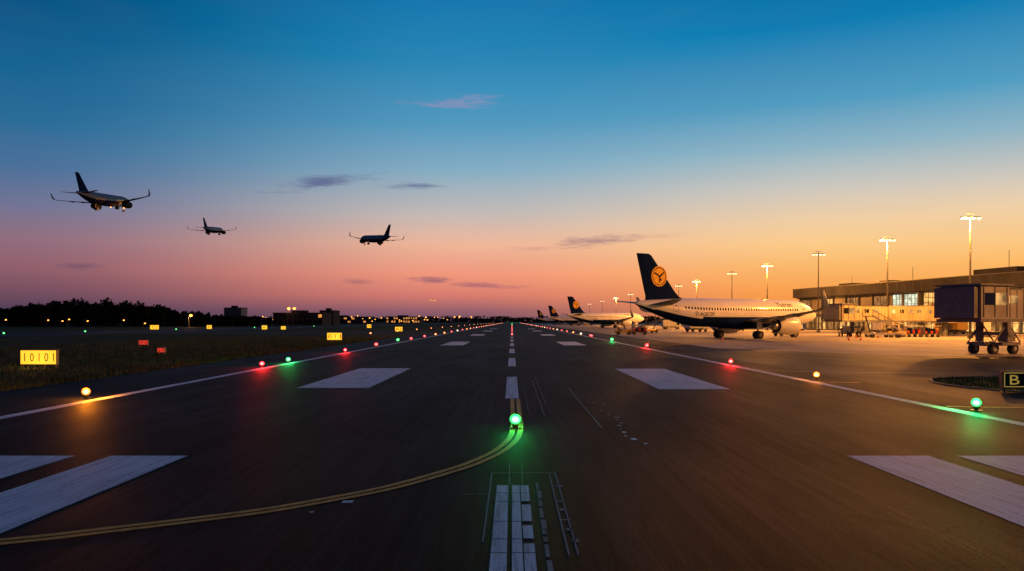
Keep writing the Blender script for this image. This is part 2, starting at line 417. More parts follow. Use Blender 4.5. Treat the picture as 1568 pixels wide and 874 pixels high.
PD=aircraft_meshes('_dusk',M_dbody,M_navy,M_dgrey,M_dgrey,logo=False)

def text_mesh(s,size,name='t'):
    cu=bpy.data.curves.new(name,'FONT'); cu.body=s; cu.size=size; cu.resolution_u=2
    o=link(bpy.data.objects.new(name,cu)); dg=bpy.context.evaluated_depsgraph_get()
    me=bpy.data.meshes.new_from_object(o.evaluated_get(dg)); vs=[tuple(v.co) for v in me.vertices]; fs=[tuple(p.vertices) for p in me.polygons]
    bpy.data.objects.remove(o); return vs,fs
def fus_text(s,size,xstart,a0):
    vs,fs=text_mesh(s,size); wd=max(v[0] for v in vs); mb=MB()
    for side in(-1,1):
        out=[]
        for x,y,z in vs:
            X=xstart+x if side<0 else xstart+wd-x
            out.append(surf(X,a0+y/2.0,side,.02))
        mb.add(out,fs,0)
    return mb.mesh('titles',[M_navy])
PA['titles']=fus_text('Yutran',1.3,6.6,R(27))
PA['registration']=fus_text('D-AGKOP',.8,-10.5,R(-15))

main=place_aircraft(PA,(33.6,118.5,-.012),R(32))
place_aircraft(PA,(37.2,306,-.012),R(32))
place_aircraft(PA,(38,480,-.012),R(32))
place_aircraft(PA,(37,660,-.012),R(32))
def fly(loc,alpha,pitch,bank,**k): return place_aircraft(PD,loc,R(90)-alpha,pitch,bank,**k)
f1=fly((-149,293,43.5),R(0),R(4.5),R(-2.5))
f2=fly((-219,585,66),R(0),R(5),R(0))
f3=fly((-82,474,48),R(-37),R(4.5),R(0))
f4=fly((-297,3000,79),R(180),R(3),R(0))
def child_mb(mb,name,mats,parent): return mb.obj(name,mats,parent)
mb=MB(); mb.sphere((12.9,0,1.5),.28,0); mb.sphere((3,0,1.2),.2,0); child_mb(mb,'belly_lights',[E_or],f1)
pl=bpy.data.lights.new('belly_lamp','POINT'); pl.energy=4500; pl.color=(1,.32,.06); pl.shadow_soft_size=.4
o=link(bpy.data.objects.new('belly_lamp',pl)); o.parent=f1; o.location=(9,-3.2,.3)
mb=MB()
for y_ in(-9,-3,3,9): mb.sphere((4,y_,2.5),1.3,0)
child_mb(mb,'landing_lights',[E_or],f4)

# ------------------------------------------------------------------ airfield lights
COL={'red':(1,.015,.015),'green':(.03,.85,.16),'orange':(1,.25,.01),'white':(1,.7,.4)}
LM={}
M_fix=simple('light_fixture_metal',(.3,.22,.05),.5)
for k,c in COL.items():
    for tag,r in(('n',.14),('f',.2)):
        mb=MB(); mb.cyl((0,0,-.01),(0,0,.02),.16,n=14,mat=0); mb.cyl((0,0,.02),(0,0,.12),.05,.09,n=10,mat=0)
        mb.sphere((0,0,.12+r*.75),r,1,20,12,.85)
        LM[k+tag]=mb.mesh('light_'+k+tag,[M_fix,glow_globe('light_%s_%s'%(k,tag),c,.9 if tag=='n' else 1.4,9 if tag=='n' else 5)])
def alight(x,y,c,p=0,z=0,name='runway_edge_light'):
    o=link(bpy.data.objects.new(name,LM[c+('n' if y<70 else 'f')])); o.location=(x,y,z)
    if p:
        l=bpy.data.lights.new('glow_lamp','POINT'); l.energy=p; l.color=COL[c]; l.shadow_soft_size=.15
        q=link(bpy.data.objects.new('bulb',l)); q.parent=o; q.location=(0,0,.5)
for x,y,c,p in[(-13.8,25.8,'orange',300),(-13.5,43,'red',380),(-13.4,47.7,'green',240),(-13.3,63.5,'red',380),(-13.3,78,'red',0),(-13.9,97,'green',0),(-13.3,105,'red',0),
               (13.0,22.3,'green',170),(12.5,45.5,'red',380),(12.6,74.4,'red',380),(12.3,98,'green',280),(12.5,125,'red',0)]: alight(x,y,c,p)
alight(.08,18.5,'green',75,name='runway_centreline_light')
alight(13.0,34,'orange',80,name='taxiway_light')
y=122;i=0
while y<1200:
    alight(-13.4,y,('red','orange','orange','red','white')[i%5]); alight(12.6,y+6,('red','white','orange','red')[i%4])
    if i%2==0: alight(-27,y+30,'orange',name='taxiway_light')
    if i%3==0: alight(0.0,y+20,'red' if y<500 else 'green',name='runway_centreline_light')
    y+=14+y*.03;i+=1
for x,y in((-97,152),(-97,181),(-97,230),(-97,300),(-97,390)): alight(x,y,'green',name='taxiway_light')
for k in range(9): alight(-12+3*k,1300,'green',name='runway_end_light')

# ------------------------------------------------------------------ signs
E_sign=emis('sign_panel_yellow',(1,.5,.03),1.4); E_sred=emis('sign_panel_red',(1,.06,.03),.7)
M_sblk=simple('sign_black',(.01,.01,.01),.6)
def sign(x,y,w,h,txt,pan,ink,leg=.16,rz=0,name='airfield_sign',frame=M_dsteel,border=None):
    e=empty(name,(x,y,-.02),rz); mb=MB()
    mb.box(-w/2,w/2,-.1,.1,leg,leg+h,0)
    n=max(2,int(w/.6))
    for i in range(n+1):
        xx=-w/2+.1+(w-.2)*i/n; mb.box(xx-.03,xx+.03,-.04,.04,0,leg,0); mb.box(xx-.09,xx+.09,-.1,.1,-.01,.02,0)
    mb.obj('housing',[frame],e)
    mb=MB(); mb.box(-w/2+.04,w/2-.04,-.115,-.103,leg+.04,leg+h-.04,0)
    mb.obj('panel',[pan],e)
    vs,fs=text_mesh(txt,h*.8); wd=max(v[0] for v in vs); s_=min(1.5,(w*.86)/wd)
    mb=MB(); mb.add([(a*s_-wd*s_/2,-.121,leg+h*.23+c) for a,c,_ in vs],fs,0)
    if border:
        q=.05
        mb.box(-w/2+q,w/2-q,-.12,-.117,leg+q,leg+q+.03,0);mb.box(-w/2+q,w/2-q,-.12,-.117,leg+h-q-.03,leg+h-q,0)
        mb.box(-w/2+q,-w/2+q+.03,-.12,-.117,leg+q+.03,leg+h-q-.03,0);mb.box(w/2-q-.03,w/2-q,-.12,-.117,leg+q+.03,leg+h-q-.03,0)
    mb.obj('lettering',[ink],e)
    if pan is E_sign and y<110:
        l=bpy.data.lights.new('sign_lamp','POINT'); l.energy=30; l.color=(1,.5,.08); l.shadow_soft_size=.4
        q=link(bpy.data.objects.new('sign_lamp',l)); q.parent=e; q.location=(0,-.8,.35)
    return e
sign(-25.75,43.4,2.0,.82,'1 0 1 0 1',E_sign,M_sblk)
sign(-22.5,101,1.9,.95,'0 I 1',E_sign,M_sblk)
sign(-27,190,1.8,1.1,'A2',E_sign,M_sblk); sign(-105,234,2.6,1.3,'C1',E_sign,M_sblk)
sign(-95,250,1.6,1.2,'K',E_sign,M_sblk); sign(-73,235,1.6,1.2,'K',E_sign,M_sblk); sign(-66,230,1.4,1,'L',E_sign,M_sblk); sign(-52,290,1.6,1.3,'M',E_sign,M_sblk)
sign(-37,80,.95,.5,'27 L',E_sred,M_sblk); sign(-26.4,60,.6,.4,'27',E_sred,M_sblk)
sign(18.6,28.6,2.1,.62,'B 1 A',M_sblk,emis('sign_ink_yellow',(1,.6,.12),.3),leg=.12,border=1)

# ------------------------------------------------------------------ masts
FC=(1,.35,.05)
def mast(x,y,h=18,p=30000,aim=None):
    e=empty('floodlight_mast',(x,y,-.012)); mb=MB()
    mb.cyl((0,0,0),(0,0,h),.2,.09,12,0); mb.cyl((0,0,0),(0,0,.5),.4,.35,12,0)
    mb.box(-1.4,1.4,-.06,.06,h-.05,h+.05,0); mb.box(-.6,.6,-.05,.05,h+.4,h+.5,0); mb.cyl((0,0,h),(0,0,h+.45),.06,mat=0)
    mb.obj('pole',[M_dsteel],e)
    mb=MB(); hb=MB()
    for xx in(-1.25,-.45,.45,1.25):
        M=Matrix.Translation((xx,-.15,h-.22))@Matrix.Rotation(R(-25),4,'X')
        hb.box(-.24,.24,-.17,.17,0,.14,0,M); mb.box(-.21,.21,-.15,.15,-.07,-.005,0,M)
    hb.obj('lamp_housings',[M_dsteel],e); mb.obj('lamp_lenses',[E_warm],e)
    if p:
        l=bpy.data.lights.new('floodlight','SPOT' if aim else 'POINT'); l.energy=p; l.color=FC; l.shadow_soft_size=.6
        q=link(bpy.data.objects.new('floodlight',l)); q.parent=e; q.location=(-1,-.4,h-1.0)
        if aim:
            l.spot_size=R(62); l.spot_blend=.6
            q.rotation_euler=(Vector(aim)-Vector((x-1,y-.4,h-1))).to_track_quat('-Z','Y').to_euler()
for x,y,p in((70,86,36000),(67.9,118,60000),(70.7,150,60000),(70,182,0),(70.5,220,80000),(70.4,255,0),(70.7,305,80000),(72,344,0),(71,395,80000),(67,450,0),(68,520,90000),(68,600,0),(68,700,0)):
    mast(x,y,p=p)
mast(56,40,p=42000,aim=(41,66,2))  # added off-frame mast, unseen; its spot brightens the near jet bridge

# ------------------------------------------------------------------ terminal
M_wall=simple('terminal_wall_panel',(.13,.12,.11),.6,var=.3,scale=.15,spec=.2)
M_roof=simple('terminal_roof_fascia',(.035,.036,.042),.7,var=.3,scale=.2,spec=.1)
M_fr=simple('window_frame',(.04,.04,.045),.4)
def winmat(name,c,s,dim):
    m,t,b=mat_base(name); g=t.node('ShaderNodeNewGeometry').outputs['Position']
    n=t.noise(g,.9,2); k=t.mapr(n,.35,.65,dim,1)
    b.inputs['Base Color'].default_value=(.02,.02,.02,1); b.inputs['Roughness'].default_value=.15
    b.inputs['Emission Color'].default_value=(*c,1); t.l.new(t.math('MULTIPLY',k,s),b.inputs['Emission Strength']); nosample(m); return m
E_cool=winmat('window_lit_cool',(.78,.92,.66),1.3,.4); E_wa=winmat('window_lit_warm',(1,.5,.13),1.7,.3); E_dim=winmat('window_dim',(.8,.36,.1),.6,.2)
def terminal():
    ang=math.atan2(-.988,.154); e=empty('airport_terminal_building',(84,250,-.012),ang)
    L=165; A=12
    w=MB(); f=MB(); g=MB()
    w.box(A,L,2.0,45,0,4.6,0)
    w.box(A-.5,L,0,45,4.6,5.3,0)
    w.box(A,L,0.6,45,5.3,9.2,0)
    w.box(A-1.5,L+1,-1.2,46,9.5,12.0,1)
    w.box(A-.8,L,-.4,45,9.2,9.5,2)
    w.box(A-1.6,L+1.1,-1.3,46.1,12.0,12.18,2)
    for s in [i*6 for i in range(2,28)]:
        w.box(s-.25,s+.25,.1,.6,0,4.6,2); w.box(s-.12,s+.12,.1,.6,5.3,9.2,2)
    for s in range(A,165,3): w.box(s-.02,s+.02,-1.225,-1.2,9.55,11.95,2)
    w.box(66.6,67.0,-.6,.6,0,12,2)
    w.box(80,92,3,12,12.18,13.6,1); w.box(20,26,8,14,12.18,13.4,1); w.box(102,116,4,14,12.18,14.6,1)
    w.box(44,47,5,9,12.18,13.1,2); w.cyl((60,3,12.18),(60,3,15.5),.06,mat=2); w.cyl((90,3,13.6),(90,3,17),.06,mat=2)
    w.cyl((33,4,12.18),(33,4,15),.05,mat=2)
    def glz(s0,s1,z0,z1,mat,cols,rows,y=.58):
        g.box(s0,s1,y-.06,y-.01,z0,z1,mat)
        for i in range(cols+1):
            a=s0+(s1-s0)*i/cols; f.box(a-.06,a+.06,y-.16,y-.063,z0,z1,0)
        for i in range(rows+1):
            a=z0+(z1-z0)*i/rows; f.box(s0,s1,y-.14,y-.066,a-.05,a+.05,0)
    glz(56,60,5.5,9.0,0,3,3); glz(60.4,65.6,5.5,9.0,0,4,3); glz(67.4,73.6,5.6,9.1,1,4,3)
    glz(48.4,53.6,5.6,8.8,2,4,2); glz(36.5,41.5,5.6,8.8,2,4,2); glz(24.5,29.5,5.6,8.8,1,3,2); glz(12.4,17.6,5.6,8.8,2,3,2)
    for s in range(78,160,12): glz(s+.5,s+5.5,5.6,8.9,(2,1)[(s//6)%2],4,2)
    for s in range(A,160,6):
        k=(s//6)%4
        glz(s+.6,s+5.4,.3,3.9,(2,1,2,1)[k] if s!=96 else 0,3,2,y=1.98)
    w.obj('walls_and_roof',[M_wall,M_roof,M_dsteel],e); f.obj('window_frames',[M_fr],e); g.obj('windows',[E_cool,E_wa,E_dim],e)
    for s in range(30,130,32):
        l=bpy.data.lights.new('soffit_lamp','POINT'); l.energy=2600; l.color=(1,.42,.1); l.shadow_soft_size=.3
        q=link(bpy.data.objects.new('soffit_lamp',l)); q.parent=e; q.location=(s,-1.5,4.2)
terminal()

# ------------------------------------------------------------------ jet bridges
M_jb=simple('jet_bridge_cladding',(.46,.4,.26),.45,var=.2,scale=.4)
M_jd=simple('jet_bridge_dark_cladding',(.3,.28,.27),.5,var=.3,scale=.4)
E_jw=winmat('jet_bridge_window',(1,.5,.15),.9,.2)
def bridge(x0,y0,x1,y1,bogie,clad,zf=2.75,lit=True):
    d=math.hypot(x1-x0,y1-y0); e=empty('jet_bridge',(x0,y0,-.012),math.atan2(y1-y0,x1-x0))
    w=MB(); f=MB(); zt=zf+2.45
    w.box(.6,3.6,-1.75,1.75,zf-.05,zt,0); w.box(.3,3.9,-1.95,1.95,zt,zt+.14,1); w.box(.4,3.8,-1.9,1.9,zf-.3,zf-.05,1)
    for k in range(5):
        a=.6-.14*k; w.box(a-.12,a-.03,-1.55-.04*k,1.55+.04*k,zf+.02,zt-.05-.02*k,1)
    f.box(.9,2.0,-1.78,-1.753,zf+1.0,zf+1.9,0); f.box(2.15,3.3,-1.78,-1.753,zf+1.0,zf+1.9,1)
    for q in(.85,2.05,3.35): w.box(q-.03,q+.03,-1.81,-1.752,zf+.1,zt-.1,1)
    secs=[(3.6,d*.42,1.25,0),(d*.42,d*.74,1.42,.12),(d*.74,d-1.4,1.58,.24)]
    for a,b_,hw,dz in secs:
        w.box(a,b_,-hw,hw,zf-.0-dz*.6,zt-.25+dz,0)
        w.box(a,b_,-hw-.05,hw+.05,zt-.25+dz+.002,zt-.17+dz,1)
        w.box(a,b_,-hw-.08,hw+.08,zf-.28-dz*.6,zf-.02-dz*.6,1)
        n=max(3,int((b_-a)/.75))
        for i in range(n+1):
            q=a+.05+(b_-a-.1)*i/n; w.box(q-.045,q+.045,-hw-.06,-hw-.002,zf-dz*.6,zt-.26+dz,0)
            w.box(q-.045,q+.045,hw+.002,hw+.06,zf-dz*.6,zt-.26+dz,0)
        m_=int((b_-a)/2.2)
        for i in range(m_):
            q=a+.6+i*2.2; f.box(q,q+1.1,-hw-.03,-hw-.004,zf+1.15,zf+1.75,1 if (i%3!=1) else 0)
    w.cyl((d,0,zf-.5),(d,0,zt+.35),2.2,n=24,mat=0,smooth=True); w.cyl((d,0,zt+.35),(d,0,zt+.55),2.35,n=24,mat=1); w.cyl((d,0,0),(d,0,zf-.5),.55,n=16,mat=1)
    B=bogie
    for s in(-1.15,1.15):
        w.box(B-.22,B+.22,s-.2,s+.2,.95,zf-.3,1); w.cyl((B,s,.7),(B,s,1.2),.12,mat=1)
    w.box(B-.35,B+.35,-1.5,1.5,1.45,1.7,1); w.box(B-1.5,B+1.5,-.5,.5,.62,.95,1); w.box(B-1.0,B+1.0,-1.5,1.5,.7,.92,1)
    w.box(B+1.1,B+1.9,-.45,.45,.95,1.5,1)
    for sx in(-1.1,1.1):
        for s in(-1,1):
            w.cyl((B+sx,s*.62,.4),(B+sx,s*1.0,.4),.4,n=20,mat=2); w.cyl((B+sx,s*.6,.4),(B+sx,s*1.03,.4),.18,n=12,mat=0)
    for s in(-1,1):
        w.cyl((B-1.3,s*1.1,.95),(B+.1,s*1.1,zf-.3),.06,n=6,mat=1); w.cyl((B+1.5,s*1.1,.95),(B+.1,s*1.1,zf-.3),.06,n=6,mat=1)
    s0=B+2.4
    for i in range(11):
        t_=i/10; w.box(s0+t_*2.8,s0+t_*2.8+.26,-2.35,-1.7,.2+t_*(zf-.3),.24+t_*(zf-.3),1)
    for yy in(-2.37,-1.68):
        w.cyl((s0,yy,.15),(s0+3,yy,zf-.05),.05,n=6,mat=1); w.cyl((s0,yy,1.1),(s0+3,yy,zf+.9),.03,n=6,mat=1)
        for i in range(5): w.cyl((s0+i*.75,yy,.15+i*.25*(zf-.2)),(s0+i*.75,yy,1.1+i*.25*(zf-.2)),.025,n=6,mat=1)
    w.obj('tunnel_and_supports',[clad,M_steel,M_black],e); f.obj('glazing',[M_glass,E_jw],e)
    return e
bridge(50.6,126.5,76,140,6.5,M_jb)
bridge(33.6,60.5,72,76,4.2,M_jd)
def plight(name,loc,p,col=FC,parent=None,r=.2):
    l=bpy.data.lights.new(name,'POINT'); l.energy=p; l.color=col; l.shadow_soft_size=r
    o=link(bpy.data.objects.new(name,l)); o.location=loc
    if parent: o.parent=parent
    return o

def walk(x0,y0,x1,y1):
    e=empty('terminal_walkway',(x0,y0,-.012),math.atan2(y1-y0,x1-x0)); d=math.hypot(x1-x0,y1-y0); w=MB()
    w.box(1.9,d,-1.5,1.5,2.6,5.4,0); w.box(1.9,d,-1.6,1.6,5.402,5.55,1); w.box(1.9,d,-1.6,1.6,2.35,2.598,1)
    for i in range(int(d/3)): q=2.4+i*3; w.box(q-.06,q+.06,-1.56,-1.502,2.6,5.4,1); w.box(q+.4,q+2.2,-1.53,-1.503,3.8,4.8,2)
    for q in(d*.5,): w.box(q-.3,q+.3,-.9,.9,0,2.35,1)
    w.obj('walkway_body',[M_jb,M_dsteel,E_jw],e)
walk(76,140,95.5,176); walk(72,76,105,112)

# ------------------------------------------------------------------ ground vehicles
M_vy=simple('vehicle_yellow',(.5,.3,.04),.4,var=.1); M_vw=simple('vehicle_white',(.5,.5,.48),.4,var=.1); M_vr=simple('vehicle_red',(.3,.03,.02),.4,var=.1)
def wheels(w,xs,hw,r,mat=2):
    for x in xs:
        for s in(-1,1): w.cyl((x,s*hw-.1,r),(x,s*hw+.1,r),r,n=16,mat=mat); w.cyl((x,s*hw-.11,r),(x,s*hw+.11,r),r*.45,n=10,mat=1)
def prism(w,pts,y0,y1,mat):
    n=len(pts); w.add([(a,y0,c) for a,c in pts]+[(a,y1,c) for a,c in pts],[tuple(range(n)),tuple(range(n,2*n))[::-1]]+[(i,n+i,n+(i+1)%n,(i+1)%n) for i in range(n)],mat)
def tractor(x,y,rz,m=M_vy):
    e=empty('baggage_tractor',(x,y,-.012),rz); w=MB()
    prism(w,[(-1.5,.35),(1.6,.35),(1.6,.85),(1.4,1.0),(.3,1.05),(.1,.75),(-.9,.75),(-1.0,1.0),(-1.5,1.0)],-.7,.7,0)
    prism(w,[(.3,1.06),(.05,1.9),(.1,1.9),(.36,1.06)],-.62,.62,3)
    w.box(-1.1,.15,-.7,.7,1.92,2.0,0)
    for a in(-1.05,.05):
        for s in(-.66,.6): w.box(a,a+.06,s,s+.06,1.0,1.92,1)
    w.box(-.8,-.2,-.5,.5,.76,.95,2); w.box(-.85,-.75,-.5,.5,.95,1.4,2)
    wheels(w,(-1,1.05),.65,.36); w.obj('body',[m,M_dsteel,M_black,M_glass],e)
def cart(x,y,rz,m=M_vw,box=True):
    e=empty('baggage_cart',(x,y,-.012),rz); w=MB()
    w.box(-1.4,1.4,-.75,.75,.45,.58,1); wheels(w,(-1,1),.65,.25); w.cyl((1.4,0,.4),(2.3,0,.3),.04,mat=1)
    for a in(-1.37,1.31):
        for s in(-.74,.68): w.box(a,a+.06,s,s+.06,.58,1.75,1)
    w.box(-1.42,1.42,-.78,.78,1.75,1.82,0)
    w.box(-1.36,-1.32,-.7,.7,.6,1.7,0)
    r=random.Random(int(x*7))
    for i in range(5):
        a=-1.2+i*.48; w.box(a,a+.42,-.5+r.uniform(-.1,.1),.5,.585,.585+r.uniform(.35,.9),3+i%2)
    w.obj('body',[m,M_dsteel,M_black,M_vr,M_navy],e)
def truck(x,y,rz,m=M_vw,L=6.0,H=3.0):
    e=empty('service_truck',(x,y,-.012),rz); w=MB()
    prism(w,[(L/2-1.7,.5),(L/2,.5),(L/2,1.3),(L/2-.3,2.2),(L/2-1.7,2.2)],-1.05,1.05,0)
    prism(w,[(L/2-.04,1.35),(L/2-.28,2.1),(L/2-.2,2.1),(L/2+.03,1.35)],-.95,.95,3)
    w.box(L/2-1.4,L/2-.6,-1.07,-1.052,1.3,2.0,3); w.box(L/2-1.4,L/2-.6,1.052,1.07,1.3,2.0,3)
    w.box(-L/2,L/2-1.85,-1.15,1.15,.9,H,0); w.box(-L/2,L/2-.2,-.8,.8,.5,.895,1)
    for q in range(4): w.box(-L/2+.3+q*1.0,-L/2+.36+q*1.0,-1.19,-1.152,.95,H-.05,1)
    wheels(w,(-L/2+1,L/2-1),.95,.45); w.obj('body',[m,M_dsteel,M_black,M_glass],e)
def belt_loader(x,y,rz):
    e=empty('belt_loader',(x,y,-.012),rz); w=MB()
    w.box(-2.4,2.4,-.8,.8,.45,.8,0); wheels(w,(-1.6,1.6),.75,.38)
    prism(w,[(-3.4,.9),(3.6,2.7),(3.6,2.95),(-3.4,1.15)],-.45,.45,2); 
    for s in(-.5,.47): w.cyl((-3.2,s,1.4),(3.6,s,3.2),.03,n=6,mat=1)
    w.cyl((1.5,0,.8),(1.8,0,2.3),.08,mat=1); w.box(-2.2,-1.4,.1,.75,.8,1.5,0)
    w.obj('body',[M_vy,M_dsteel,M_black],e)
def airstairs(x,y,rz):
    e=empty('airstairs',(x,y,-.012),rz); w=MB()
    w.box(-2.8,2.6,-.9,.9,.45,.75,0); wheels(w,(-1.9,1.7),.8,.36)
    n=14
    for i in range(n): w.box(-2.6+i*.3,-2.3+i*.3,-.7,.7,.76+i*.18,.8+i*.18,1)
    w.box(1.6,3.0,-.8,.8,3.25,3.35,1)
    for s in(-.78,.74):
        prism(w,[(-2.7,.8),(1.6,3.3),(1.6,3.5),(-2.7,1.0)],s,s+.04,0); w.cyl((-2.6,s+.02,1.8),(1.6,s+.02,4.3),.03,n=6,mat=1); w.cyl((1.6,s+.02,4.3),(3.0,s+.02,4.3),.03,n=6,mat=1)
        for i in range(6): w.cyl((-2.6+i*.84,s+.02,.95+i*.5),(-2.6+i*.84,s+.02,1.8+i*.5),.025,n=6,mat=1)
        w.cyl((3.0,s+.02,3.3),(3.0,s+.02,4.3),.025,n=6,mat=1); w.cyl((1.9,s,.75),(2.6,s,3.25),.06,n=6,mat=1)
    w.obj('body',[M_vw,M_dsteel,M_black],e)
tractor(60.5,126,R(10)); cart(63.6,126.6,R(10)); cart(66.7,127.2,R(10))
truck(72,152,R(20)); airstairs(57,122,R(160)); belt_loader(47.5,138,R(200)); cart(56,134,R(80)); 
truck(78,132,R(60)); truck(88,160,R(100),M_vy,7,3.2); cart(24,150,R(0)); tractor(21,150.2,R(0)); truck(44,190,R(30)); truck(60,215,R(10),M_vy); truck(52,260,R(5)); belt_loader(30,175,R(30))
M_cone=simple('cone_orange',(.7,.12,.02),.5)
def cone(x,y):
    w=MB(); w.box(-.18,.18,-.18,.18,0,.03,0); w.cyl((0,0,.03),(0,0,.6),.13,.025,10,0); w.cyl((0,0,.28),(0,0,.4),.088,.064,10,1)
    o=w.obj('traffic_cone',[M_cone,M_vw]); o.location=(x,y,-.012)
for x,y in((44,104),(46,105),(28,106),(51,118),(56,122),(49,116)): cone(x,y)

# ------------------------------------------------------------------ distant left: trees, buildings, lamps
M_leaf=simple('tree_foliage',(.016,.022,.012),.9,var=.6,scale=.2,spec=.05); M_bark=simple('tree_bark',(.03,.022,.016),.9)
tb=MB()
def tree(x,y,h):
    tb.cyl((x,y,-.1),(x+random.uniform(-.4,.4),y,h*.6),.28,.1,6,1)
    lobes=[]
    for k in range(random.randint(8,11)):
        a=random.uniform(0,6.28); hh=random.uniform(.12,.88); rr=(1-abs(hh-.4)*1.1)*h*.3
        c=Vector((x+math.cos(a)*rr*random.random(),y+math.sin(a)*rr*random.random(),h*hh)); lobes.append((c,h*random.uniform(.12,.19)))
        tb.cyl((x,y,h*hh*.6),c,.1,.03,4,1,cap=False)
    for c,r in lobes:
        for q in range(40):
            d=Vector((random.gauss(0,1),random.gauss(0,1),random.gauss(0,1))).normalized()*r*random.uniform(.2,1.1)
            p=c+d; s=random.uniform(.35,1.0)
            a=Vector((random.uniform(-1,1),random.uniform(-1,1),random.uniform(-1,1)))*s; b_=Vector((random.uniform(-1,1),random.uniform(-1,1),random.uniform(-1,1)))*s
            tb.add([p-a,p+b_,p+a,p-b_],[(0,1,2,3)],0)
def topx(px):
    pts=[(-400,9),(-300,9),(-262,9.5),(-245,11),(-225,14.0),(-200,14),(-192,12),(-175,11),(-162,8.5),(-150,6),(-120,5)]
    for (a,ha),(b_,hb) in zip(pts,pts[1:]):
        if a<=px<=b_: return ha+(hb-ha)*(px-a)/(b_-a)
    return 5
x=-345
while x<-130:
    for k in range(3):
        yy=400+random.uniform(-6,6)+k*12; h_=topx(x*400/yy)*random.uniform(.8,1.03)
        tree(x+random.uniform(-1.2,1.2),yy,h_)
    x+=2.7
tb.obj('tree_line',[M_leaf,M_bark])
tb=MB()
x=-1500
while x<1200:
    tb_h=random.uniform(8,15); y_=1900+random.uniform(-40,40)
    tb.cyl((x,y_,0),(x,y_,tb_h*.5),.5,.3,5,1)
    for q in range(60):
        p=Vector((x+random.gauss(0,7),y_+random.uniform(-5,5),random.uniform(0,tb_h)))
        a=Vector((random.uniform(-1,1),0,random.uniform(-1,1)))*2.6; b_=Vector((random.uniform(-1,1),.3,random.uniform(-1,1)))*2.6
        tb.add([p-a,p+b_,p+a,p-b_],[(0,1,2,3)],0)
    x+=8
tb.obj('distant_woodland',[M_leaf,M_bark])

M_bl=simple('office_blue_glass',(.05,.1,.14),.5,var=.2,scale=.1,spec=.2); M_bd=simple('hangar_dark_wall',(.03,.03,.036),.8,spec=.1)
E_o2=winmat('distant_window_orange',(1,.38,.08),1.2,.1)
def block(name,x0,x1,y0,dep,h,wall,floors,lit=.1,cols=8):
    e=empty(name,((x0+x1)/2,y0,-.03)); hw=(x1-x0)/2; w=MB(); g=MB()
    w.box(-hw,hw,0,dep,0,h,0); w.box(-hw-.3,hw+.3,-.3,dep+.3,h,h+.5,1); w.box(-hw*.4,hw*.2,dep*.3,dep*.6,h+.5,h+2.0,1)
    fh=h/floors
    for i in range(floors):
        w.box(-hw-.1,hw+.1,-.15,-.002,i*fh,i*fh+.3,1)
        for c in range(cols):
            a=-hw+(2*hw)*(c+.15)/cols; b_=-hw+(2*hw)*(c+.85)/cols
            g.box(a,b_,-.1,-.004,i*fh+fh*.3,i*fh+fh*.85,1 if random.random()<lit else 0)
    w.obj('walls_and_roof',[wall,M_bd],e); g.obj('windows',[M_glass,E_o2],e)
    return e
block('office_building',-217,-204,600,14,12.5,M_bl,5,0,8)
block('hangar_building',-150,-119,500,25,7.6,M_bd,2,.05,10); block('hangar_building',-128,-119,530,20,9.5,M_bd,3,.05,5)
block('distant_warehouse',-230,-160,900,30,7.5,M_bd,2,.15,16); block('distant_warehouse',-150,-110,950,30,8,M_bd,2,.5,14)
block('distant_warehouse',-320,-240,850,30,6,M_bd,2,.1,14)
block('distant_warehouse',90,150,1000,30,9,M_bd,2,.5,14)
E_so=emis('street_orange',(1,.36,.05),4)
def slamp(x,y,h,r=.3,p=0,name='street_lamp'):
    e=empty(name,(x,y,-.03)); w=MB(); w.cyl((0,0,0),(0,0,h),.14,.08,8,0); w.cyl((0,0,h),(.9,0,h+.25),.06,n=6,mat=0); w.obj('pole',[M_dsteel],e)
    w=MB(); w.sphere((.9,0,h+.1),r,0,10,6,.7); w.obj('lamp_head',[E_so],e)
    if p: plight('lamp',(.9,-.6,h-.6),p,(1,.4,.1),e,.3)
slamp(-138,340,5,.7,3000)
for x,y,h in((-228,390,3),(-221,390,2.6),(-215,385,3.4),(-206,385,2.6),(-190,388,3),(-176,380,1.5),(-250,392,3.2),(-262,390,4),(-160,400,3)): slamp(x,y,h,.4,0)
for i in range(26): slamp(random.uniform(-330,-60),random.uniform(600,900),random.uniform(2.5,7),random.uniform(.35,.6))
for i in range(26): slamp(random.uniform(-170,-40),random.uniform(850,1100),random.uniform(3,9),random.uniform(.5,.8))
for i in range(16): slamp(random.uniform(30,66),random.uniform(350,900),random.uniform(2.5,7),random.uniform(.3,.5))
slamp(-140.5,498,10.5,1.0,500,'floodlight_pole'); slamp(-137.0,498,10.5,1.0,0,'floodlight_pole')

# ------------------------------------------------------------------ world
wd=bpy.data.worlds.new('World'); sc.world=wd; wd.use_nodes=True
t=NT(wd.node_tree); bg=wd.node_tree.nodes['Background']
tc=t.node('ShaderNodeTexCoord').outputs['Generated']; sp=t.node('ShaderNodeSeparateXYZ'); t.l.new(tc,sp.inputs[0])
X,Y,Zz=sp.outputs
hl=t.math('SQRT',t.math('ADD',t.math('MULTIPLY',X,X),t.math('MULTIPLY',Y,Y)))
saz=t.math('DIVIDE',X,t.math('MAXIMUM',hl,.001))
el=t.math('MULTIPLY',Zz,2.0,clamp=True)
def st(L): return [(p*2,rgb(*c)) for p,c in L]
center=t.ramp(el,st([(0,(104,78,98)),(.014,(152,96,106)),(.032,(216,124,110)),(.058,(245,152,122)),(.095,(240,182,152)),(.135,(196,188,184)),(.185,(134,174,196)),(.24,(82,154,192)),(.31,(30,136,184)),(.375,(6,120,176)),(.49,(0,78,126))]))
